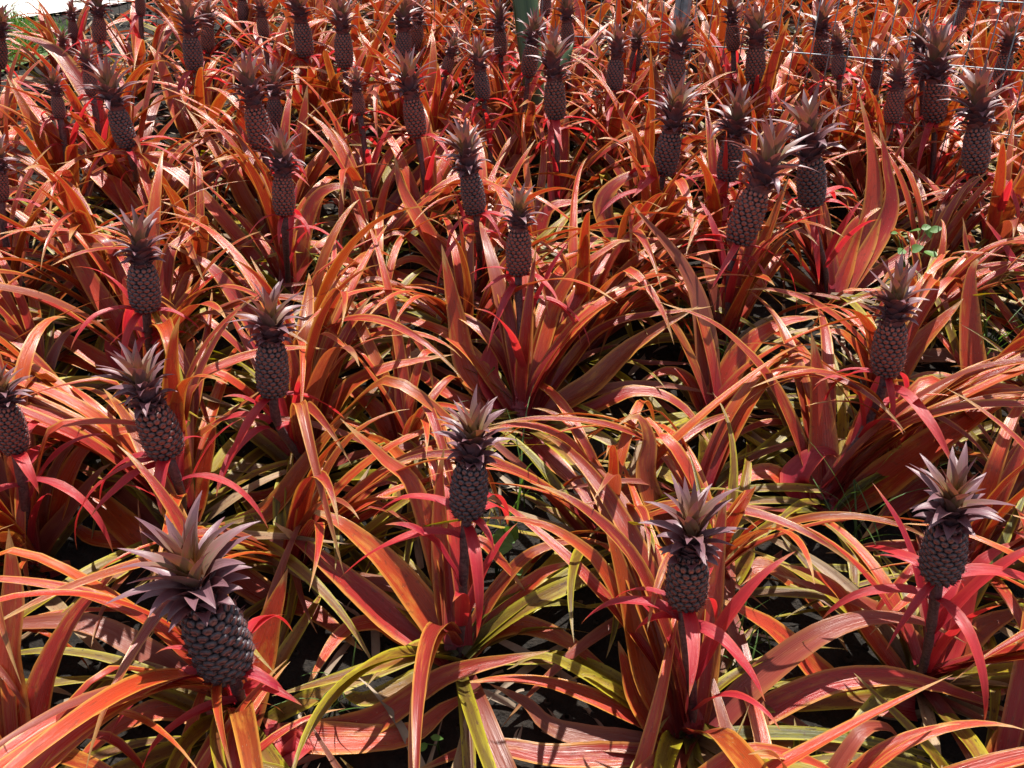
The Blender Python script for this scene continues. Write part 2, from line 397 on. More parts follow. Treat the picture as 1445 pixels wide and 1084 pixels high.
CROWNS = [make_crown(R.uniform(1.95, 2.2), R.uniform(1.2, 1.55), R, n=R.choice([42, 45, 48])) for _ in range(7)]

def tube(pts, radii, n=10):
    pts = [Vector(p) for p in pts]; v = []; a = []
    for i, p in enumerate(pts):
        t = (pts[min(i + 1, len(pts) - 1)] - pts[max(i - 1, 0)]).normalized()
        x = t.cross(V(0.31, 0.9, 0.2)).normalized(); y = t.cross(x)
        for j in range(n):
            an = 2 * math.pi * j / n
            v.append(tuple(p + (x * math.cos(an) + y * math.sin(an)) * radii[i])); a.append((math.cos(an), i / (len(pts) - 1), 0))
    f = [(i * n + j, i * n + (j + 1) % n, (i + 1) * n + (j + 1) % n, (i + 1) * n + j) for i in range(len(pts) - 1) for j in range(n)]
    f.append(tuple(range(n - 1, -1, -1))); f.append(tuple((len(pts) - 1) * n + j for j in range(n)))
    return v, f, a

# ------------------------------------------------------------------ plants
G_FRUIT = 'red pineapple plants carrying a fruit'
G_LEAF = 'red pineapple plants without a fruit'
BASES = []
def add_leaves(root, rnd, n_up, n_mid, n_low, sc, up_mul=1.0, wide=1.0):
    ga = rnd.uniform(0, 6.28)
    tilt = Quaternion((1, 0, 0), SLOPE)
    for i in range(n_up + n_mid + n_low):
        ga += 2.39996 + rnd.gauss(0, 0.25)
        lib = LIB_UP if i < n_up else LIB_MID if i < n_up + n_mid else LIB_LOW
        low = i >= n_up + n_mid
        q = Quaternion((0, 0, 1), ga)
        if low: q = tilt @ q
        k = 1 - i / (n_up + n_mid + n_low)
        r_ = 0.012 + 0.012 * (1 - k)
        p = V(math.cos(ga) * r_, math.sin(ga) * r_, (0.10 * k + 0.005) * sc)
        lf_ = link('leaf', rnd.choice(lib), root, p, q, (lambda k_: (k_, k_ * wide, k_))(sc * rnd.uniform(0.85, 1.15) * (up_mul if i < n_up else 1)))
        if lf_.data.materials[0] == M_OLD: lf_['label'] = 'yellow green lower leaf'
        elif lf_.data.materials[0] == M_DEAD: lf_['label'] = 'dead straw coloured leaf'

def fruit_plant(fx, fy, w, h, cx, cy, base, depth, label, name='pineapple_plant', n=(8, 11, 7), sc=1.0, crown=1.0, hvis=True):
    rnd = random.Random(int(fx * 7 + fy * 131))
    d = depth or hit(fx, fy, 0.45)
    FC = at(fx, fy, d)
    W = w * d / F_PX * (0.84 if fy > 400 else 0.80)
    # view elevation -> true length of the fruit
    vd = (FC - CAM).normalized(); se = -vd.z; ce = math.sqrt(1 - se * se)
    asp = max(h / w, 1.1) * 1.2
    LW = math.sqrt(max(1.2, (asp * asp - se * se) / (ce * ce)))
    i = min(range(len(FR_LW)), key=lambda k: abs(FR_LW[k] - LW)); LW = FR_LW[i]
    # lean of the axis so that it points at the crown in the picture
    dx, dy = cx - fx, cy - fy
    upi = (UP.dot(V(0, 0, 1)), RT.dot(V(0, 0, 1)))
    ks = [i_ * 0.01 for i_ in range(-70, 71)]
    def err(k_):
        a_ = proj(FC); b_ = proj(FC + (V(0, 0, 1) + RT * k_).normalized() * 0.1)
        return abs(math.atan2(b_[0] - a_[0], a_[1] - b_[1]) - math.atan2(dx, -dy))
    k = min(ks, key=err) if dy < -5 else 0
    A = (V(0, 0, 1) + RT * k + V(0, rnd.gauss(0, 0.05), 0)).normalized()
    FB = FC - A * (LW * W / 2)
    if base:
        db = hit(*base); B = at(base[0], base[1], db)
        hv = V(FB.x - B.x, FB.y - B.y, 0)
        if hv.length > 0.34: B = B + hv * (1 - 0.34 / hv.length); 
    else:
        hgt = FB.z - gz(FB.x, FB.y)
        B = FB - V(A.x, A.y, 0) * (0.6 * hgt)
    B.z = gz(B.x, B.y)
    root = bpy.data.objects.new(name, None); col.objects.link(root); root.location = B
    root.empty_display_size = 0.1
    tag(root, label, 'pineapple plant', G_FRUIT)
    BASES.append((B.x, B.y, 0.3))
    # stalk
    e = FB - B; hl = e.length
    pts = []
    c1 = V(0, 0, hl * 0.4) + V(rnd.gauss(0, .01), rnd.gauss(0, .01), 0); c2 = e - A * hl * 0.35
    for j in range(15):
        t = j / 14
        pts.append(c1 * (3 * t * (1 - t) ** 2) + c2 * (3 * t * t * (1 - t)) + e * t ** 3)
    b = MB(); b.add(*tube(pts, [0.0085 + 0.0025 * (j / 14) ** 2 + 0.001 * math.sin(j * 2.2) for j in range(15)]))
    link('stalk', b.mesh('stalk', M_STALK), root)
    q = A.to_track_quat('Z', 'Y') @ Quaternion((0, 0, 1), rnd.uniform(0, 6.28))
    fr = link('fruit', FRUITS[i], root, e, q, W)
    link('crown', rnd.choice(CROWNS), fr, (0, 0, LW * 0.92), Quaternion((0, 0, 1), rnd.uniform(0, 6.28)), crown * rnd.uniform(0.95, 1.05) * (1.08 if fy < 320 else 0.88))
    qa = A.to_track_quat('Z', 'Y')
    a = rnd.uniform(0, 6.28)
    for j in range(rnd.randint(6, 8)):
        a += 2.2 + rnd.gauss(0, 0.3)
        t = 1.0 if j < 4 else rnd.uniform(0.78, 0.97)
        p = e - A * (0.006 + (1 - t) * hl)
        qq = qa @ Quaternion((0, 0, 1), a)
        link('bract', rnd.choice(LIB_BRACT), root, p + qq @ V(0.009, 0, 0), qq, rnd.uniform(1.0, 1.7) * (W / 0.08) ** 0.5)
    for j in range(rnd.randint(2, 4)):
        a += 2.4; t = rnd.uniform(0.2, 0.72)
        qq = Quaternion((0, 0, 1), a)
        link('bract', rnd.choice(LIB_SLEEVE), root, pts[int(t * 14)] + qq @ V(0.008, 0, 0), qq, rnd.uniform(0.8, 1.15))
    add_leaves(root, rnd, *n, sc, wide=1.0 if fy > 440 else 1.32)
    return root

PLANTS = [
 # fruit x, y, w, h, crown tip x, y, stalk base, depth, label
 (306,898,92,112,246,720,(345,1040),1.36,'pineapple plant with the largest fruit, dark and leaning left under a wide mauve crown'),
 (662,690,58,75,672,560,(645,945),None,'pineapple plant with one upright fruit on a tall bare dark stalk at front centre'),
 (970,818,65,80,982,690,(965,1060),None,'pineapple plant with spiny fruit on a grey stalk beside a broad upright orange leaf'),
 (1332,778,65,85,1352,640,(1290,985),None,'pineapple plant with upright mauve crowned fruit nearest the front right corner'),
 (225,608,60,76,182,490,(262,770),None,'pineapple plant whose fruit tilts left, its open crown tinged yellow green in the middle'),
 (384,520,50,75,378,410,(432,690),None,'pineapple plant with fruit over one hanging red bract and a slanting dark stalk'),
 (15,605,45,75,2,545,(48,830),None,'pineapple plant cut by the left edge, its thin dark stalk bare down to the leaves'),
 (203,405,47,70,190,290,(225,560),None,'pineapple plant with wide star shaped crown standing left, above the tilted yellow green crown'),
 (732,355,42,80,733,255,(738,610),None,'pineapple plant with slender fruit centred in a fan of arching red leaves, mid picture'),
 (1255,490,50,76,1268,405,(1160,735),None,'pineapple plant with reddish fruit on a long stalk leaning right, red bracts drooping'),
 (400,275,36,75,395,198,(408,430),None,'pineapple plant with small pale violet crown and narrow fruit left of centre'),
 (667,272,38,85,655,190,(675,430),None,'pineapple plant with ribbon like red bracts hanging below its fruit, upper centre'),
 (1055,305,52,88,1096,203,(1020,510),None,'pineapple plant whose fat fruit leans right in front of an upright crowned one'),
 (1145,255,46,80,1138,140,(1165,430),None,'pineapple plant with broad spiky crown just behind the fruit that leans right'),
 (1378,210,42,75,1388,100,(1385,400),None,'pineapple plant with tall fruit and pale open crown near the upper right edge'),
 (1030,225,38,60,1043,135,None,None,'pineapple plant with dark crown between the right leaning fruit and its left neighbour'),
 (942,215,40,70,958,125,None,None,'pineapple plant with swollen fruit leaning right, left of the crowded trio'),
 (585,165,35,65,573,92,None,None,'pineapple plant with maroon bract sleeve below its fruit, upper left of centre'),
 (365,180,40,75,345,88,None,None,'pineapple plant with wide silver tipped crown, a small fruit pressed behind it'),
 (172,180,35,60,150,103,(190,290),None,'pineapple plant with left leaning crown over an orange arching leaf, upper left'),
 (388,160,26,55,385,132,None,2.95,'small pineapple plant half hidden behind the wide silver tipped crown'),
 (272,75,30,50,262,-2,None,None,'pineapple plant with tall fruit overlapping a second one, back row left'),
 (293,55,22,45,292,0,None,3.7,'pineapple plant peeping out behind the tall fruit in the back row left'),
 (140,42,22,42,138,-15,None,None,'pineapple plant with oval fruit before the pale path, back left'),
 (103,42,15,30,100,15,None,4.0,'little pineapple plant left of the oval fruit before the pale path'),
 (88,75,13,22,87,52,None,3.9,'tiny dull pineapple plant low beside the pale path, back left'),
 (128,118,22,38,118,72,None,None,'pineapple plant with mostly hidden fruit behind the left leaning crown'),
 (82,150,20,32,75,108,None,None,'small pineapple plant under a long yellowish leaf at upper left'),
 (-2,75,26,50,0,30,None,None,'pineapple plant cut by the left edge beside the green lawn'),
 (0,262,26,48,-4,215,None,None,'pineapple plant cut by the left edge halfway up, only its fruit side showing'),
 (428,55,30,52,420,-5,None,None,'pineapple plant with fruit above a purple stalk sleeve, top left of centre'),
 (485,70,30,48,480,0,None,None,'pineapple plant with broad fruit and pale upright crown tip at the top, left of centre'),
 (371,38,19,30,365,-5,None,None,'pineapple plant with small round fruit low in the back row, left of a purple sleeve'),
 (343,15,18,32,340,-25,None,4.1,'pineapple plant in the farthest left row with its crown out of frame'),
 (569,65,26,60,571,0,None,None,'pineapple plant crossed by one upright purple leaf, near the wire fence'),
 (588,50,22,45,590,5,None,3.75,'pineapple plant tucked behind the one crossed by a purple leaf'),
 (506,145,20,36,500,102,None,None,'small pineapple plant with hazy fruit among orange leaves, left of centre top'),
 (680,120,25,58,674,72,None,None,'thin pineapple plant leaning left below the wire fence, top centre'),
 (706,60,22,52,704,5,None,None,'pineapple plant with slim fruit immediately left of the green stem'),
 (748,85,27,45,755,22,None,3.25,'pineapple plant in front of the thick green stem'),
 (783,140,35,64,779,60,None,None,'pineapple plant with open crown right of the green stem, nearest to it'),
 (801,50,22,45,799,0,None,None,'pineapple plant behind the open crown, pressed against the wire fence'),
 (868,105,28,46,873,42,None,None,'pineapple plant whose fruit leans right, midway between green stem and grey post'),
 (896,85,18,34,900,45,None,3.5,'dim pineapple plant hiding behind the leaning one left of the grey post'),
 (952,108,33,62,962,28,None,None,'pineapple plant with crown covering the foot of the grey fence post'),
 (1066,92,32,55,1070,18,None,None,'pineapple plant with bushy crown, second to the right of the grey post'),
 (1034,52,23,38,1032,0,None,3.5,'pineapple plant with reddish fruit directly right of the grey post'),
 (1160,75,28,46,1160,5,None,None,'pineapple plant whose fruit touches a lower one at its right, by the fence'),
 (1183,92,22,42,1182,42,None,3.4,'pineapple plant whose lower fruit leans on the taller one at its left'),
 (1237,110,18,26,1240,62,None,None,'low pineapple plant with mostly crown showing, in front of the mesh at right'),
 (1262,150,29,46,1274,88,None,None,'pineapple plant with small fruit and pinkish crown left of the tall bushy crown'),
 (1320,142,38,66,1322,42,None,None,'tall pineapple plant with long bushy crown over splayed red bracts, upper right'),
 (1300,92,24,44,1298,45,None,3.3,'pineapple plant mostly hidden behind the long bushy crown'),
 (1416,95,26,42,1430,30,None,None,'pineapple plant with right leaning crown in the top right corner'),
]
BEHIND = [
 (1352,24,18,30,1372,-12,'grey brown unripe pineapple plant seen through the wire mesh at top right'),
 (770,6,18,34,772,-30,'pineapple plant beyond the fence just right of the green stem'),
 (632,92,19,26,640,62,'pineapple plant with squat dark fruit under a fold of leaves near the mesh, centre'),
 (198,8,16,26,198,-16,'pineapple plant with crown against the pale path at the top left'),
]
for p in PLANTS: 
    near = p[1] > 330
    fruit_plant(*p, n=((6, 22, 26) if p[1] > 440 else (7, 17, 20)) if near else (7, 10, 6), sc=1.0 if near else 0.72 if p[0] < 150 and p[1] < 90 else 0.88)
for p in BEHIND:
    fruit_plant(*p[:6], None, None, p[6], n=(7, 8, 2), sc=0.95)

# ------------------------------------------------------------------ fence line
FA = at(1360, 94, 3.2); FB_ = at(520, 15, 4.2)
fdir = V(FB_.x - FA.x, FB_.y - FA.y, 0).normalized(); fn = V(-fdir.y, fdir.x, 0)
if fn.y < 0: fn = -fn
def side(x, y): return (x - FA.x) * fn.x + (y - FA.y) * fn.y      # >0 beyond the fence
print('FENCE', FA, FB_, 'ground', gz(FA.x, FA.y), gz(FB_.x, FB_.y))

NICK = ['the largest front left fruit', 'the front centre fruit', 'the front fruit with a grey stalk', 'the nearest front right fruit',
 'the tilted fruit with yellow green crown', 'the fruit over one hanging red bract', 'the left edge bare stalk', 'the wide star shaped crown',
 'the central fan fruit', 'the reddish right leaning long stalk', 'the small pale violet crown', 'the ribbon like red bracts',
 'the fat right leaning fruit', 'the broad spiky crown', 'the tall pale crown at upper right', 'the dark crown of the trio',
 'the swollen fruit left of the trio', 'the maroon bract sleeve', 'the wide silver tipped crown', 'the left leaning crown',
 'the half hidden small fruit', 'the tall overlapping fruit back left', 'the peeping back left fruit', 'the oval fruit by the pale path',
 'the little fruit by the pale path', 'the tiny dull fruit', 'the mostly hidden fruit', 'the small fruit under a yellowish leaf',
 'the left edge fruit by the lawn', 'the left edge fruit halfway up', 'the purple stalk sleeve', 'the broad fruit with pale crown tip',
 'the small round back row fruit', 'the farthest left row fruit', 'the fruit crossed by a purple leaf', 'the fruit tucked behind a purple leaf',
 'the small hazy fruit', 'the thin left leaning fruit', 'the slim fruit by the green stem', 'the fruit before the green stem',
 'the open crown by the green stem', 'the fruit pressed against the fence', 'the leaning fruit left of grey post', 'the dim hiding fruit',
 'the crown below the grey post', 'the second crown right of grey post', 'the reddish fruit right of grey post', 'the taller of two touching fruits',
 'the lower of two touching fruits', 'the low crown before the mesh', 'the pinkish small crown', 'the long bushy crown',
 'the hidden bushy crown neighbour', 'the top right corner crown', 'the grey brown unripe fruit', 'the fruit right beyond the green stem',
 'the squat dark fruit', 'the crown against the pale path']
# ------------------------------------------------------------------ leaves traced one by one on the nearest plants
ROOTS = [o for o in col.objects if o.type == 'EMPTY' and o.parent is None]
def leaf_root(x, y, sc=None):
    root = bpy.data.objects.new('pineapple_plant', None); col.objects.link(root)
    root.location = (x, y, gz(x, y)); root.empty_display_size = 0.1
    tag(root, 'x', 'pineapple plant', G_LEAF)
    BASES.append((x, y, 0.3)); ROOTS.append(root); LEAFY.append(root); return root
LEAFY = []
def cat(pts, n):
    """Catmull-Rom through the points, n samples evenly spaced"""
    p = np.array(pts, float); p = np.vstack([2 * p[0] - p[1], p, 2 * p[-1] - p[-2]]); o = []
    m = len(p) - 3
    for i in range(m):
        for t in np.linspace(0, 1, 24, endpoint=(i == m - 1)):
            a, b, c, d = p[i:i + 4]
            o.append(0.5 * (2 * b + (c - a) * t + (2 * a - 5 * b + 4 * c - d) * t * t + (3 * b - a - 3 * c + d) * t ** 3))
    o = np.array(o); L = np.concatenate([[0], np.cumsum(np.linalg.norm(np.diff(o, axis=0), axis=1))])
    return np.stack([np.interp(np.linspace(0, L[-1], n), L, o[:, k]) for k in range(3)], 1)
HLEN = []; HEROV = []
def hero(px, wpx, mat=None, dd=0.0, tw=0.0, mk='leaf', d0=None):
    rnd = random.Random(int(px[0][0] * 3 + px[-1][1]))
    d = d0 or hit(px[0][0], px[0][1], 0.04)
    B = at(px[0][0], px[0][1], d)
    best = min(ROOTS, key=lambda o: (o.location.x - B.x) ** 2 + (o.location.y - B.y) ** 2)
    if (best.location.x - B.x) ** 2 + (best.location.y - B.y) ** 2 > 0.25 ** 2: best = leaf_root(B.x, B.y)
    rb = best.location
    db = proj(rb)[2] if d0 is None else d0
    pts = [V(*(rb * 0.75 + V(B.x, B.y, gz(B.x, B.y)) * 0.25)) + V(0, 0, 0.03) if d0 is None else B]
    nn = len(px)
    for i in range(1, nn):
        t = i / (nn - 1)
        dp = db + dd * t ** 1.3
        dp = min(dp, hit(px[i][0], px[i][1], 0.03) - 0.01)
        pts.append(at(px[i][0], px[i][1], dp))
    P = cat([tuple(p) for p in pts], 26)
    ex = np.array([rnd.gauss(0, 0.0015) for _ in range(26)]); P[:, 2] += np.cumsum(ex) * 0.6
    T = norm(np.gradient(P, axis=0))
    wd = np.array([0.03, -0.34, 0.94])                      # a leaf shows its upper face to the light
    S0 = np.cross(T, np.tile(wd, (26, 1)))
    s = np.linspace(0, 1, 26)
    S, N = frame(P, norm(S0), tw * s + rnd.gauss(0, 0.12))
    if (N @ wd).sum() < 0: N = -N
    W = (wpx * db / F_PX) * 1.08 * width(s)
    HEROV.append((P.copy(), S.copy(), W.copy()))
    HLEN.append((float(np.linalg.norm(np.diff(P, axis=0), axis=1).sum()), px[0], px[-1]))
    P = P - np.array(rb)
    b = MB(); b.add(*ribbon(P, S, N, W, 0.30 * (1.2 - 0.75 * s), rnd, wave=0.035))
    link(mk, b.mesh(mk, mat or M_RED), best)
HERO = [
 ([(330,1110),(345,1025),(372,920),(406,806)], 60),
 ([(25,1120),(62,965),(105,870),(178,792)], 50),
 ([(15,1130),(8,960),(20,850),(14,754)], 62),
 ([(470,1120),(520,1020),(640,952),(775,922)], 40),
 ([(915,1060),(830,985),(735,962),(650,966)], 34),
 ([(920,1120),(790,1066),(680,1050),(575,1090)], 36),
 ([(650,945),(700,886),(780,890),(875,955)], 32),
 ([(655,945),(685,855),(740,788),(800,765),(875,773)], 22),
 ([(640,945),(600,860),(545,790),(478,735),(425,715)], 44),
 ([(640,950),(560,880),(480,810),(385,735)], 46),
 ([(640,945),(625,800),(620,690),(627,630)], 34),
 ([(975,1075),(988,950),(1003,830),(1024,690)], 48),
 ([(945,1090),(915,960),(882,820),(850,724)], 46),
 ([(935,1100),(905,1000),(872,905)], 46),
 ([(1280,1110),(1180,970),(1090,885),(1004,838)], 48, None, -0.05),
 ([(990,1110),(1060,1015),(1180,962),(1300,962),(1445,1012)], 38),
 ([(1000,1090),(1075,955),(1180,882),(1285,870),(1365,905)], 40, M_PLUM),
 ([(1410,1110),(1325,950),(1240,862),(1095,808)], 36, M_PLUM),
 ([(1010,830),(1080,800),(1155,855),(1197,918)], 30),
 ([(1290,1010),(1335,930),(1395,880),(1455,855)], 46),
 ([(1395,1150),(1425,1050),(1490,990)], 60),
 ([(1145,770),(1230,690),(1340,610),(1455,540)], 58),
 ([(1155,740),(1160,620),(1152,520),(1145,468)], 42),
 ([(735,615),(665,530),(643,440),(623,345)], 38),
 ([(735,610),(655,490),(565,447),(482,432)], 24),
 ([(735,620),(640,560),(565,517),(478,535)], 26, None, -0.05),
 ([(745,612),(800,515),(865,455),(1005,430)], 22),
 ([(745,612),(830,545),(900,482),(985,432)], 36),
 ([(745,620),(830,580),(900,553),(960,573),(1010,642)], 28, None, -0.06),
 ([(735,612),(690,540),(705,475),(735,445)], 34, M_BRACT),
 ([(735,625),(765,640),(815,690),(852,748)], 34, None, -0.22),
 ([(290,730),(292,650),(306,596)], 34),
 ([(190,490),(125,395),(85,325),(64,294)], 32),
 ([(425,560),(350,450),(300,382),(236,344)], 30),
 ([(265,830),(200,762),(130,702),(34,655)], 40),
 ([(300,935),(150,890),(20,884),(-70,895)], 38, M_PLUM),
 ([(345,1045),(250,1000),(170,1022),(85,1092)], 38),
 ([(320,835),(370,838),(440,862),(512,916)], 44, None, -0.10),
 ([(320,815),(380,722),(440,640),(502,572)], 38),
 ([(650,800),(590,700),(540,645),(480,588)], 36),
 ([(905,775),(915,690),(916,620),(900,585),(870,600)], 40),
 ([(1375,560),(1368,450),(1372,380),(1388,355)], 38),
 ([(1210,450),(1222,330),(1232,230),(1212,125)], 34),
 ([(1225,440),(1252,310),(1250,230),(1240,172)], 30),
 ([(1005,590),(990,450),(960,370),(885,280)], 34, M_PLUM),
 ([(1140,670),(1095,550),(1020,465),(930,425)], 26),
 ([(1000,600),(1040,510),(1095,462),(1160,450)], 36),
 ([(150,560),(160,490),(180,425)], 28, M_BRACT),
 ([(1110,735),(1120,680),(1160,640),(1192,650)], 44, M_BRACT, -0.03),
 ([(792,300),(790,230),(802,160)], 32),
 ([(418,280),(425,190),(434,120)], 26),
 ([(440,280),(465,205),(487,148)], 22),
 ([(395,370),(350,290),(318,230),(262,150)], 28),
 ([(268,210),(248,150),(226,90),(206,60)], 26),
 ([(170,205),(122,130),(72,66),(0,42)], 26),
 ([(360,390),(275,265),(185,217),(80,232)], 20),
 ([(225,340),(135,245),(60,207),(-30,200)], 24),
 ([(550,330),(590,250),(640,195),(700,180)], 24),
 ([(1140,775),(1128,710),(1090,672),(1040,680),(1000,715)], 36),
 ([(90,720),(110,650),(165,612),(230,610)], 34),
 ([(80,860),(50,790),(130,680),(160,655)], 30, M_PLUM),
 ([(615,955),(570,900),(530,880),(480,900),(430,980)], 30),
 ([(480,1120),(420,1060),(370,1010)], 46, M_BRACT),
 ([(1330,1000),(1345,900),(1380,800),(1445,760)], 34, M_BRACT),
 ([(420,640),(480,560),(540,520),(640,500)], 28),
 ([(870,1100),(790,1030),(740,990),(690,965)], 36, M_PLUM),
 ([(1440,720),(1370,690),(1300,690),(1215,760)], 44),
 ([(170,560),(110,490),(50,462),(-10,455)], 26), ([(170,545),(100,508),(40,500),(-20,503)], 22),
 ([(60,560),(80,495),(110,465),(158,452)], 22), ([(50,730),(75,670),(110,620),(150,605)], 24),
 ([(262,660),(275,625),(310,590),(375,545)], 18), ([(425,665),(400,640),(360,605),(305,590)], 34),
 ([(380,560),(330,550),(290,545),(240,553)], 18), ([(575,650),(530,580),(480,540),(445,520)], 34),
 ([(190,790),(140,760),(105,745),(75,742)], 30), ([(150,800),(100,800),(40,812),(-20,835)], 16),
 ([(400,720),(340,705),(270,700)], 20), ([(260,710),(200,690),(150,675),(108,665)], 18, M_OLD),
 ([(160,575),(120,568),(88,572)], 16, M_OLD), ([(545,725),(510,680),(468,640)], 20, M_OLD),
 ([(1240,560),(1215,500),(1185,468),(1150,472)], 30), ([(1265,560),(1290,490),(1330,450),(1360,420)], 32),
 ([(1480,500),(1440,475),(1400,450),(1362,437)], 20), ([(1460,530),(1380,505),(1270,505),(1185,520)], 28, M_PLUM),
 ([(1260,600),(1290,540),(1340,535),(1385,575)], 20), ([(985,590),(975,545),(945,525),(900,540)], 28),
 ([(990,700),(995,660),(990,630),(985,618)], 32, M_OLD), ([(1265,660),(1215,620),(1110,598),(1050,610),(1010,650)], 22),
 ([(1440,800),(1370,775),(1260,770),(1165,780)], 28), ([(1480,830),(1430,800),(1360,785)], 36),
 ([(1050,830),(1055,790),(1062,765)], 28, M_OLD), ([(195,320),(180,280),(165,258),(148,245)], 28),
 ([(125,440),(110,385),(60,362),(0,357)], 20), ([(420,390),(435,300),(470,262),(522,268)], 28),
 ([(410,440),(422,395),(438,357)], 18), ([(545,300),(520,230),(480,180)], 22),
 ([(600,400),(575,280),(556,215)], 28), ([(640,440),(560,390),(470,350),(390,340),(345,355),(315,385)], 18),
 ([(195,290),(215,210),(262,146)], 18), ([(680,460),(600,372),(555,378),(512,420)], 22),
 ([(640,430),(590,345),(560,328),(530,342)], 20), ([(1185,440),(1195,350),(1215,310),(1245,292)], 36),
 ([(1225,440),(1290,350),(1340,310),(1402,288)], 18), ([(1385,470),(1372,380),(1357,312)], 26),
 ([(1220,300),(1195,190),(1170,120)], 26), ([(1220,350),(1200,280),(1175,235)], 28),
 ([(1125,430),(1100,370),(1065,330)], 22), ([(830,380),(850,295),(900,245),(975,275)], 30),
 ([(1050,330),(1010,270),(950,235),(890,222)], 18), ([(1500,480),(1430,370),(1385,300)], 26, M_BRACT),
 ([(1250,330),(1280,270),(1308,232)], 28, M_BRACT), ([(1165,430),(1150,370),(1155,330)], 22, M_BRACT),
 ([(1022,510),(1018,440),(1024,385)], 26, M_BRACT), ([(720,260),(690,200),(650,150),(592,128)], 28),
 ([(740,260),(720,200),(685,150)], 22), ([(905,310),(870,240),(820,195)], 22),
 ([(750,360),(770,300),(800,285),(838,284)], 22), ([(870,430),(840,380),(800,352),(765,348)], 26),
 ([(745,612),(760,500),(800,400),(870,345),(900,345)], 26), ([(480,1100),(560,1040),(630,1000),(678,972)], 46),
 ([(900,900),(860,820),(790,755),(730,735),(680,733)], 26), ([(655,940),(710,860),(760,810),(810,785)], 38),
 ([(635,800),(670,770),(705,790),(742,835)], 28), ([(850,940),(780,930),(715,945)], 24, M_OLD),
 ([(880,960),(840,958),(800,962)], 16, M_OLD), ([(570,985),(520,985),(470,965)], 34, M_OLD),
 ([(850,770),(800,730),(755,715)], 28, M_OLD), ([(980,680),(920,665),(845,660)], 24, M_OLD),
 ([(668,900),(678,860),(680,835)], 18, M_OLD), ([(1460,1030),(1425,960),(1395,905),(1370,880)], 26),
 ([(1240,960),(1215,880),(1165,820),(1100,795)], 28), ([(970,1090),(990,1030),(1040,1000),(1100,1010),(1180,1050)], 32, M_PLUM),
 ([(1310,960),(1330,890),(1345,850)], 30, M_BRACT),
]
for h_ in HERO: hero(*h_)
for r_ in LEAFY:
    r2 = random.Random(int(r_.location.x * 1000)); add_leaves(r_, r2, 3, 15, 20, r2.uniform(0.75, 0.92))

# ------------------------------------------------------------------ fence
FA = at(1360, 94, 3.2); FB_ = at(520, 15, 4.2)
fdir = V(FB_.x - FA.x, FB_.y - FA.y, 0).normalized(); fn = V(-fdir.y, fdir.x, 0)
if fn.y < 0: fn = -fn
def side(x, y): return (x - FA.x) * fn.x + (y - FA.y) * fn.y      # >0 beyond the fence
print('FENCE', FA, FB_, 'ground', gz(FA.x, FA.y), gz(FB_.x, FB_.y))

# ------------------------------------------------------------------ leafy plants between and behind
fill = []
rf = random.Random(5)
cand = [(rf.uniform(-4.5, 5.5), rf.uniform(0.35, 8.5)) for _ in range(14000)]
allp = [(x, y) for x, y, _ in BASES]
for x, y in cand:
    u, v, d = proj(V(x, y, gz(x, y)))
    if d < 0.5 or not (-130 < u < 1575) or v > 1420 or v < -330: continue
    s_ = side(x, y)
    if abs(s_) < 0.05: continue
    u2, v2, _ = proj(V(x, y, gz(x, y) + 0.45))
    if v2 < (-70 if u < 420 else -190): continue
    if s_ > 0 and (x - FA.x) * fdir.x + (y - FA.y) * fdir.y > 3.4: continue
    if u2 < 190 and v2 < 125: continue
    if u2 < 240 and v2 < 20: continue
    md = (0.29 if v > 500 else 0.27) if s_ < 0 else 0.27
    if any((x - a) ** 2 + (y - b_) ** 2 < md * md for a, b_ in allp): continue
    allp.append((x, y)); fill.append((x, y, s_ > 0, u, v))
for x, y, beh, u, v in fill:
    root = leaf_root(x, y); near = v > 420
    root['fenced'] = beh
    add_leaves(root, rf, *((5, 18, 22) if near else (6, 8, 5)), rf.uniform(0.72, 0.92) if near else rf.uniform(0.72, 0.9), wide=1.05 if near else 1.45)

# turn leaves that would hang right across a fruit or the heart of its crown
vcache = {}
boxes = []
for p in PLANTS + BEHIND:
    fx, fy, w_, h_, cx, cy = p[:6]
    fr_d = hit(fx, fy, 0.45) if len(p) < 9 or not p[7] else p[7]
    boxes.append((fx, fy, w_ * 0.5, h_ * 0.52, fr_d)); boxes.append((fx + (cx - fx) * 0.62, fy + (cy - fy) * 0.62, w_ * 0.45, abs(cy - fy) * 0.33, fr_d))
for (fx, fy, bx, by, k_) in ((660,730,645,930,.9), (968,862,965,1040,.9), (1320,822,1300,960,.6), (30,640,47,830,1), (392,560,430,660,1), (1244,545,1172,700,1), (404,318,408,420,.8), (735,400,738,560,.9), (672,318,676,420,.9), (1040,352,1024,480,.8), (208,445,222,540,.8), (1383,250,1386,360,.8), (1322,178,1318,250,.9), (586,200,592,290,.8), (185,215,195,290,.8)):
    for j in range(9):
        t = j / 8 * k_; x_, y_ = fx + (bx - fx) * t, fy + (by - fy) * t
        boxes.append((x_, y_, 8, 14, hit(fx, fy + 20, 0.40) * (1 - t) + hit(bx, by, 0.1) * t - 0.03))
for (x_, y_, a_, b_, h_) in ((1290, 336, 34, 26, 0.28), (690, 775, 34, 34, 0.14), (728, 800, 20, 16, 0.1), (606, 840, 16, 18, 0.1)): boxes.append((x_, y_, a_, b_, hit(x_, y_, h_)))
BX = np.array(boxes)
CELL = 5; HB = np.zeros((240, 320))
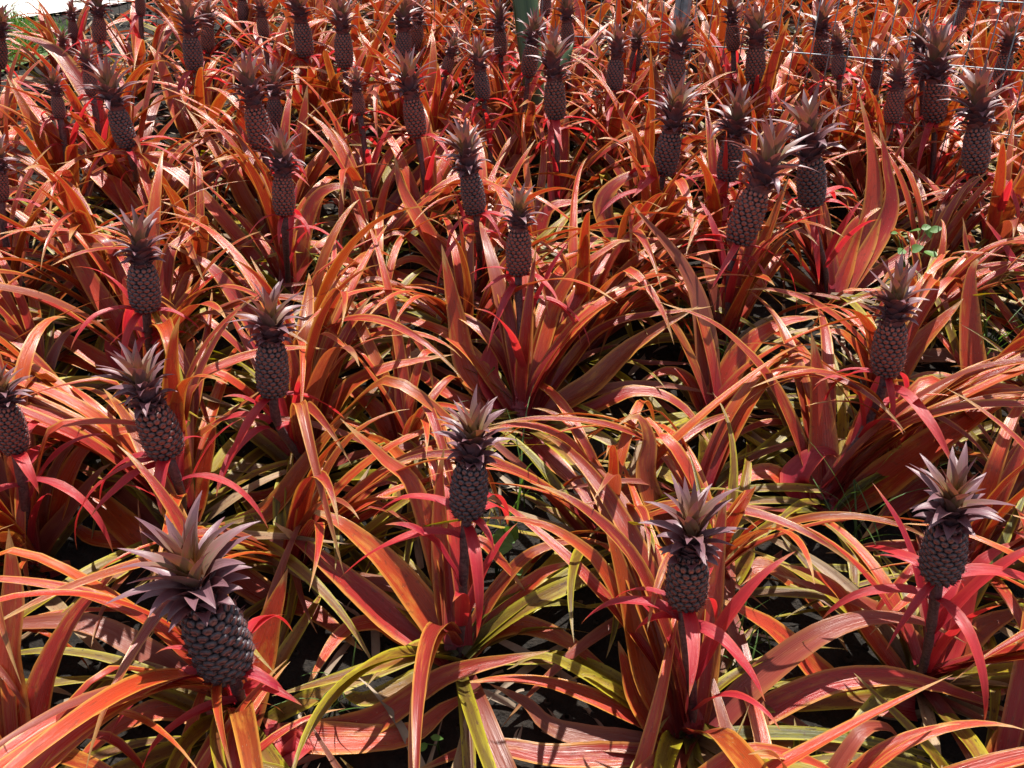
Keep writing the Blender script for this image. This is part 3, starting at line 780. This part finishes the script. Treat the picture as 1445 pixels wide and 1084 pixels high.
for P_, S_, W_ in HEROV:
    n_ = len(P_); ti = np.linspace(0.22 * (n_ - 1), n_ - 1, 150); ii = np.arange(n_)
    Pi = np.stack([np.interp(ti, ii, P_[:, k]) for k in range(3)], 1); Si = np.stack([np.interp(ti, ii, S_[:, k]) for k in range(3)], 1); Wi = np.interp(ti, ii, W_)
    for f_ in np.linspace(-0.5, 0.5, 9):
        q = (Pi + Si * (Wi * f_)[:, None] - np.array(CAM)) @ np.array([RT, UP, FW]).T
        cu = ((722.5 + F_PX * q[:, 0] / q[:, 2]) / CELL).astype(int) + 10; cv = ((542 - F_PX * q[:, 1] / q[:, 2]) / CELL).astype(int) + 10
        ok = (cu >= 0) & (cu < 320) & (cv >= 0) & (cv < 240)
        np.maximum.at(HB, (cv[ok], cu[ok]), q[ok, 2])
mw = np.array([RT, UP, FW])
def blocks(o):
    key = o.data.name
    if key not in vcache:
        a = np.empty(len(o.data.vertices) * 3, np.float32); o.data.vertices.foreach_get('co', a); vcache[key] = a.reshape(-1, 3)[::2]
    m = np.array(o.rotation_quaternion.to_matrix()); v = (vcache[key] * np.array(o.scale)) @ m.T + np.array(o.location) + np.array(o.parent.location)
    q = (v - np.array(CAM)) @ mw.T; d = np.maximum(q[:, 2], 0.05)
    u = 722.5 + F_PX * q[:, 0] / d; w2 = 542 - F_PX * q[:, 1] / d
    near_ = (BX[:, 0] > u.min() - 40) & (BX[:, 0] < u.max() + 40) & (BX[:, 1] > w2.min() - 60) & (BX[:, 1] < w2.max() + 60)
    for b in BX[near_]:
        ins = (((u - b[0]) / b[2]) ** 2 + ((w2 - b[1]) / b[3]) ** 2 < 1) & (d < b[4] + 0.01)
        if ins.sum() > 1: return True
    cu = np.clip((u / CELL).astype(int) + 10, 0, 319); cv = np.clip((w2 / CELL).astype(int) + 10, 0, 239)
    return ((HB[cv, cu] > d + 0.015).sum() > 0.16 * len(u))
rt = random.Random(3); gone = 0
for o in [o for o in col.objects if o.type == 'MESH' and o.parent and o.name.split('.')[0] == 'leaf' and o.rotation_mode == 'QUATERNION']:
    for k in range(14):
        if not blocks(o): break
        o.rotation_quaternion = Quaternion((0, 0, 1), rt.uniform(0.4, 5.9)) @ o.rotation_quaternion
    else:
        bpy.data.objects.remove(o); gone += 1
print('REMOVED', gone)

# a leafy plant is told from the others by the fruiting plant it stands next to
used = set()
fruiting = [(o, nk) for o, nk in zip([o for o in ROOTS if o.get('group') == G_FRUIT], NICK)]
for o in LEAFY:
    u, v, d = proj(o.location + V(0, 0, 0.25))
    best = sorted(fruiting, key=lambda p: (p[0].location - o.location).length)[:14]
    beh = o.get('fenced', False)
    if 'fenced' in o: del o['fenced']
    for p, nk in best:
        a, b_, _ = proj(p.location + V(0, 0, 0.25))
        du, dv = u - a, v - b_
        lr = '' if abs(du) < 0.4 * abs(dv) else ('left' if du < 0 else 'right')
        fb = '' if abs(dv) < 0.4 * abs(du) else ('behind' if dv < 0 else 'in front')
        w_ = {('left', ''): 'left of', ('right', ''): 'right of', ('', 'behind'): 'behind', ('', 'in front'): 'in front of',
              ('left', 'behind'): 'behind and left of', ('right', 'behind'): 'behind and right of',
              ('left', 'in front'): 'in front and left of', ('right', 'in front'): 'in front and right of', ('', ''): 'beside'}[(lr, fb)]
        if (w_, nk, beh) in used: continue
        used.add((w_, nk, beh)); break
    o['label'] = ('leaf clump past the fence, ' if beh else 'fruitless red leaf clump ') + w_ + ' ' + nk

# ------------------------------------------------------------------ wire fence, post, green stem
fence = bpy.data.objects.new('wire_fence', None); col.objects.link(fence)
fence.location = (FA.x, FA.y, gz(FA.x, FA.y))
tag(fence, 'grey welded wire mesh fence crossing behind the back rows of red plants', 'fence')
b = MB(); F0 = V(FA.x, FA.y, 0)
SP, HS, ZW = 0.07, 0.225, FA.z
def fz(t): return gz(FA.x + fdir.x * t, FA.y + fdir.y * t)
for k in range(-26, 92):
    t = k * SP; p = F0 + fdir * t; g = fz(t)
    b.add(*tube([(p.x, p.y, g), (p.x, p.y, g + 0.6), (p.x, p.y, max(g + 1.25, ZW + 0.9))], [0.0024] * 3, 6))
for k in range(-3, 5):
    z = ZW + k * HS
    pp = [F0 + fdir * (j * 0.7) + fn * 0.0035 + V(0, 0, z + 0.003 * math.sin(j * 1.7 + k)) for j in range(-3, 10)]
    pp = [p for p in pp if p.z > gz(p.x, p.y) - 0.02]
    if len(pp) > 1: b.add(*tube(pp, [0.0026] * len(pp), 6))
loc0 = np.array(fence.location)
b.v = [v - loc0 for v in b.v]
link('wire_mesh', b.mesh('wire_mesh', M_STEEL), fence)
def post(u, v, d, wd):
    p = at(u, v, d); t = (p - F0).dot(fdir); q = F0 + fdir * t + fn * 0.035; g = gz(q.x, q.y)
    bb = MB(); h = 1.5; hw = wd / 2
    prof = [(-hw, -hw), (-hw * .35, -hw), (-hw * .2, -hw * .55), (hw * .2, -hw * .55), (hw * .35, -hw), (hw, -hw), (hw, hw), (-hw, hw)]
    vs = []
    for z in (0, h):
        for x, y in prof:
            r_ = q + fdir * x + fn * y; vs.append((r_.x - loc0[0], r_.y - loc0[1], g + z - loc0[2]))
    n_ = len(prof)
    bb.add(vs, [(i, (i + 1) % n_, n_ + (i + 1) % n_, n_ + i) for i in range(n_)] + [tuple(range(n_ - 1, -1, -1)), tuple(range(n_, 2 * n_))], [(0, 0, 0)] * (2 * n_))
    link('post', bb.mesh('post', M_STEEL, False), fence)
post(967, 10, 3.62, 0.055)

# thick green leaf-like stem in front of the fence
g0 = at(772, 150, 3.45); g0.z = gz(g0.x, g0.y)
gp = bpy.data.objects.new('succulent_plant', None); col.objects.link(gp); gp.location = g0
tag(gp, 'thick dark green fleshy upright plant standing among the red plants by the fence', 'succulent')
top = at(741, 0, 3.45) - g0
for a_, L_, wd_, name in ((0.0, 1.25, 0.112, 'leaf'), (2.4, 0.55, 0.07, 'leaf')):
    b = MB(); vs = []; n = 14; m_ = 14
    for i in range(n):
        t = i / (n - 1)
        c = top.normalized() * (L_ * t) + V(0.02 * math.sin(a_), 0.02 * math.cos(a_), 0) * (1 if a_ else 0) + V(math.sin(a_) * 0.25 * t * t, 0, 0) * (1 if a_ else 0)
        wv = wd_ * (0.62 + 0.6 * t if t < 0.65 else (1.01) * max(0, (1 - ((t - 0.65) / 0.35) ** 2)) + 0.01)
        for j in range(m_):
            an = 2 * math.pi * j / m_
            th = 0.36 * wv * math.sin(an) * (1.0 if math.sin(an) < 0 else 0.15 + 0.5 * abs(math.cos(an)))
            vs.append(tuple(c + V(math.cos(an) * wv / 2, th, 0)))
    b.add(vs, [(i * m_ + j, i * m_ + (j + 1) % m_, (i + 1) * m_ + (j + 1) % m_, (i + 1) * m_ + j) for i in range(n - 1) for j in range(m_)] + [tuple(range(m_ - 1, -1, -1)), tuple((n - 1) * m_ + j for j in range(m_))],
          [(math.cos(2 * math.pi * (q % m_) / m_) , (q // m_) / n, 0) for q in range(n * m_)])
    link(name, b.mesh(name, M_AGAVE), gp)

# ------------------------------------------------------------------ weeds and grass
def leaflet(b, c, dirv, up, L, wd, rnd, lob=0.0):
    n = 8; s = np.linspace(0, 1, n)
    dirv = np.array(dirv.normalized()); upv = np.array(up.normalized()); sv = norm(np.cross(dirv, upv))
    P = np.array(c)[None, :] + dirv[None, :] * (s * L)[:, None] - upv[None, :] * (0.12 * L * s ** 2)[:, None]
    W = wd * np.clip(np.sin(np.pi * (0.04 + 0.93 * s ** 0.8)), 0, 1) * (1 + lob * np.sin(s * 25))
    S = np.tile(sv, (n, 1)); N = np.tile(norm(np.cross(sv, dirv)), (n, 1))
    b.add(*ribbon(P, S, N, W, np.full(n, 0.15), rnd, us=US5))
def weed(u, v, h, leaves, label, rnd):
    d = hit(u, v, h); top_ = at(u, v, d); base = V(top_.x + 0.02, top_.y + 0.03, 0); base.z = gz(base.x, base.y)
    o = bpy.data.objects.new('weed', None); col.objects.link(o); o.location = base
    tag(o, label, 'weed')
    st = MB()
    for (lu, lv, L, wd, lob) in leaves:
        dp = min(d + rnd.uniform(-0.03, 0.02), hit(lu, lv, 0.03)); p = at(lu, lv, dp) - base
        st.add(*tube([(0, 0, 0), (p.x * 0.3, p.y * 0.3, p.z * 0.6), tuple(p)], [0.0018, 0.0014, 0.0009], 6))
        a = rnd.uniform(0, 6.28)
        b_ = MB(); leaflet(b_, p, V(math.cos(a), -0.5 + 0.4 * math.sin(a), rnd.uniform(-0.2, 0.5)), V(rnd.uniform(-.3, .3), -0.6, 0.8), L, wd, rnd, lob)
        link('leaf', b_.mesh('leaf', M_WEED), o)
    link('stem', st.mesh('stem', M_GRASS), o)
rw = random.Random(21)
weed(1292, 335, 0.27, [(1272,332,.042,.034,0),(1285,326,.045,.034,0),(1308,318,.042,.03,0),(1300,322,.03,.026,0),(1312,326,.04,.03,0),(1276,352,.04,.03,0),(1284,354,.044,.034,0),(1306,354,.05,.046,0),(1266,328,.03,.014,0)],
     'small weed with rounded bright green leaflets among orange leaves, upper right', rw)
weed(690, 770, 0.12, [(684,772,.07,.058,.05),(715,760,.05,.04,.06),(722,795,.04,.03,.04),(738,805,.03,.026,.03),(700,750,.06,.035,0)],
     'green weed with one broad toothed leaf right of the front centre stalk', rw)
weed(608, 840, 0.06, [(602,835,.028,.024,.1),(610,845,.026,.022,.1),(604,850,.024,.02,.1),(612,832,.022,.02,.1)],
     'tiny lobed green weed on the soil left of the front centre stalk', rw)
weed(880, 985, 0.04, [(876,985,.026,.016,0),(882,992,.022,.014,0),(884,978,.02,.014,0)],
     'tiny green weed on bare soil left of the front orange leaf', rw)
weed(605, 1045, 0.08, [(603,1050,.04,.014,0),(608,1040,.03,.012,0)],
     'single narrow green weed sprig at the bottom edge', rw)
def tuft(u, v, n, L, spread, label, rnd, w0=0.005):
    d = hit(u, v, 0.02); p = at(u, v, d); p.z = gz(p.x, p.y); b = MB()
    for i in range(n):
        a = rnd.uniform(0, 6.28)
        vv, f, at_ = strap(L * rnd.uniform(0.5, 1.1), rad(rnd.uniform(52, 85)), rad(rnd.uniform(20, 95)), 1.3, rnd.uniform(-.4, .4), rnd.uniform(-.6, .6), w0 * rnd.uniform(.7, 1.3), rnd, n=10)
        ca, sa = math.cos(a), math.sin(a); vv = vv @ np.array([[ca, sa, 0], [-sa, ca, 0], [0, 0, 1]])
        vv[:, 0] += rnd.gauss(0, spread); vv[:, 1] += rnd.gauss(0, spread); b.add(vv, f, at_)
    o = link('grass_tuft', b.mesh('grass_tuft', M_GRASS), None, p)
    tag(o, label, 'grass tuft', 'tufts of grass between the red plants')
for a_ in ((478,420,16,.42,.02,'grass tuft with long bright blades left of the ribbon bracted fruit'),
           (985,510,20,.30,.03,'grass tuft of fine blades right of the central leaf fan'),
           (720,730,8,.34,.03,'grass tuft of few tall blades behind the front centre fruit'),
           (1205,760,12,.36,.03,'grass tuft arching left of the front right fruit'),
           (1045,930,16,.22,.03,'grass tuft right of the broad upright front leaf'),
           (1010,520,12,.26,.03,'grass tuft close behind the first right of the central fan'),
           (1400,500,14,.30,.03,'grass tuft under big leaves near the right edge'),
           (590,640,10,.26,.03,'grass tuft behind and left of the front centre crown'),
           (475,1000,8,.22,.03,'grass tuft low at the bottom left of centre'),
           (320,640,10,.28,.03,'grass tuft between the two tilted fruits at left'),
           (470,470,14,.26,.03,'grass tuft in the dark gap left of the central fan')): tuft(*a_, rw)

# stuff: fallen bits and clods on the soil, lawn blades beyond the fence
def scatter(name, mat, n, fn_, label, reg, cat=None):
    b = MB(); r2 = random.Random(n); k = 0
    while k < n:
        x, y = r2.uniform(-3.2, 3.2), r2.uniform(0.3, 6.5)
        if not reg(x, y): continue
        fn_(b, x, y, gz(x, y), r2); k += 1
    o = link(name, b.mesh(name, mat)); tag(o, label, None, None, 'stuff')
def bit(b, x, y, z, r2):
    L = r2.uniform(0.015, 0.07) if r2.random() < 0.85 else r2.uniform(0.1, 0.28)
    vv, f, a = strap(L, r2.uniform(-0.1, 0.5), r2.uniform(-0.3, 1.0), 1.2, r2.uniform(-1, 1), r2.uniform(-2, 2), r2.uniform(0.003, 0.012) if L < 0.1 else r2.uniform(0.012, 0.024), r2, n=7)
    an = r2.uniform(0, 6.28); ca, sa = math.cos(an), math.sin(an)
    vv = vv @ np.array([[ca, sa, 0], [-sa, ca, 0], [0, 0, 1]]); vv += np.array([x, y, z + 0.006]); vv[:, 2] += (vv[:, 1] - y) * TS
    b.add(vv, f, a)
def clod(b, x, y, z, r2):
    r = r2.uniform(0.004, 0.018); vs = []
    for i in range(4):
        for j in range(6):
            ph = math.pi * (i + 0.5) / 4; th = 2 * math.pi * j / 6; q = r * r2.uniform(0.7, 1.25)
            vs.append((x + q * math.sin(ph) * math.cos(th), y + q * math.sin(ph) * math.sin(th), z + 0.6 * q * math.cos(ph) + 0.2 * r))
    b.add(vs, [(i * 6 + j, i * 6 + (j + 1) % 6, (i + 1) * 6 + (j + 1) % 6, (i + 1) * 6 + j) for i in range(3) for j in range(6)] + [tuple(range(6)), tuple(range(23, 17, -1))], [(0, 0, 0)] * 24)
inbed = lambda x, y: proj(V(x, y, gz(x, y)))[2] > 0.4 and -60 < proj(V(x, y, gz(x, y)))[0] < 1500 and side(x, y) < 0.9
scatter('leaf_litter', M_LITTER, 2600, bit, 'dry straw and curled dead leaf bits lying on the soil', inbed)
scatter('soil_clods', M_CLOD, 3500, clod, 'small crumbs of dark soil between the plants', inbed)
def blade(b, x, y, z, r2):
    vv, f, a = strap(r2.uniform(0.05, 0.14), rad(r2.uniform(50, 88)), rad(r2.uniform(5, 60)), 1.2, 0, 0, 0.006, r2, n=4)
    an = r2.uniform(0, 6.28); ca, sa = math.cos(an), math.sin(an)
    b.add(vv @ np.array([[ca, sa, 0], [-sa, ca, 0], [0, 0, 1]]) + np.array([x, y, z]), f, a)
onlawn = lambda x, y: -1.12 < side(x, y) < -0.42 and (x - FA.x) * fdir.x + (y - FA.y) * fdir.y > 4.25
LAWN_W = -0.40
scatter('grass', M_GRASS, 2500, blade, 'green mown grass along the far side of the fence', onlawn)
def strip(name, s0, s1, mat, dz, label, t0=4.2):
    v = []; ts = np.arange(t0, 14.1, 0.5)
    for t in ts:
        for s_ in (s0(t) if callable(s0) else s0, s1):
            p = F0 + fdir * t + fn * s_; v.append((p.x, p.y, gz(p.x, p.y) + dz))
    b = MB(); b.add(v, [(2 * i, 2 * i + 1, 2 * i + 3, 2 * i + 2) for i in range(len(ts) - 1)], [(0, 0, 0)] * len(v))
    tag(link(name, b.mesh(name, mat)), label, None, None, 'structure')

# ------------------------------------------------------------------ ground
def grid_sheet(name, xs, ys, mat, zf, label, rough=0.0):
    b = MB(); nx, ny = len(xs), len(ys); rg = random.Random(3)
    v = [(x, y, zf(x, y) + (rg.gauss(0, rough) if rough and -6 < x < 6 and 0 < y < 8 else 0)) for y in ys for x in xs]
    f = [(j * nx + i, j * nx + i + 1, (j + 1) * nx + i + 1, (j + 1) * nx + i) for j in range(ny - 1) for i in range(nx - 1)]
    b.add(v, f, [(0, 0, 0)] * len(v))
    o = link(name, b.mesh(name, mat)); tag(o, label, None, None, 'structure'); return o
xs = [-400, -100, -30, -12] + list(np.arange(-6, 6.01, 0.06)) + [12, 30, 100, 400]
ys = [-40, -8] + list(np.arange(-1, 8.01, 0.06)) + [YF, 12, 30, 100, 500]
grid_sheet('ground', xs, ys, M_SOIL, gz, 'dark bare soil under the plants', 0.006)

strip('lawn', -1.15, LAWN_W, M_LAWN, 0.012, 'narrow strip of green lawn along the fence at left')
strip('path', lambda t: 0.6 if t < 4.8 else -0.42, 3.2, M_PATH, 0.016, 'bright pale concrete path beyond the lawn', 4.3)
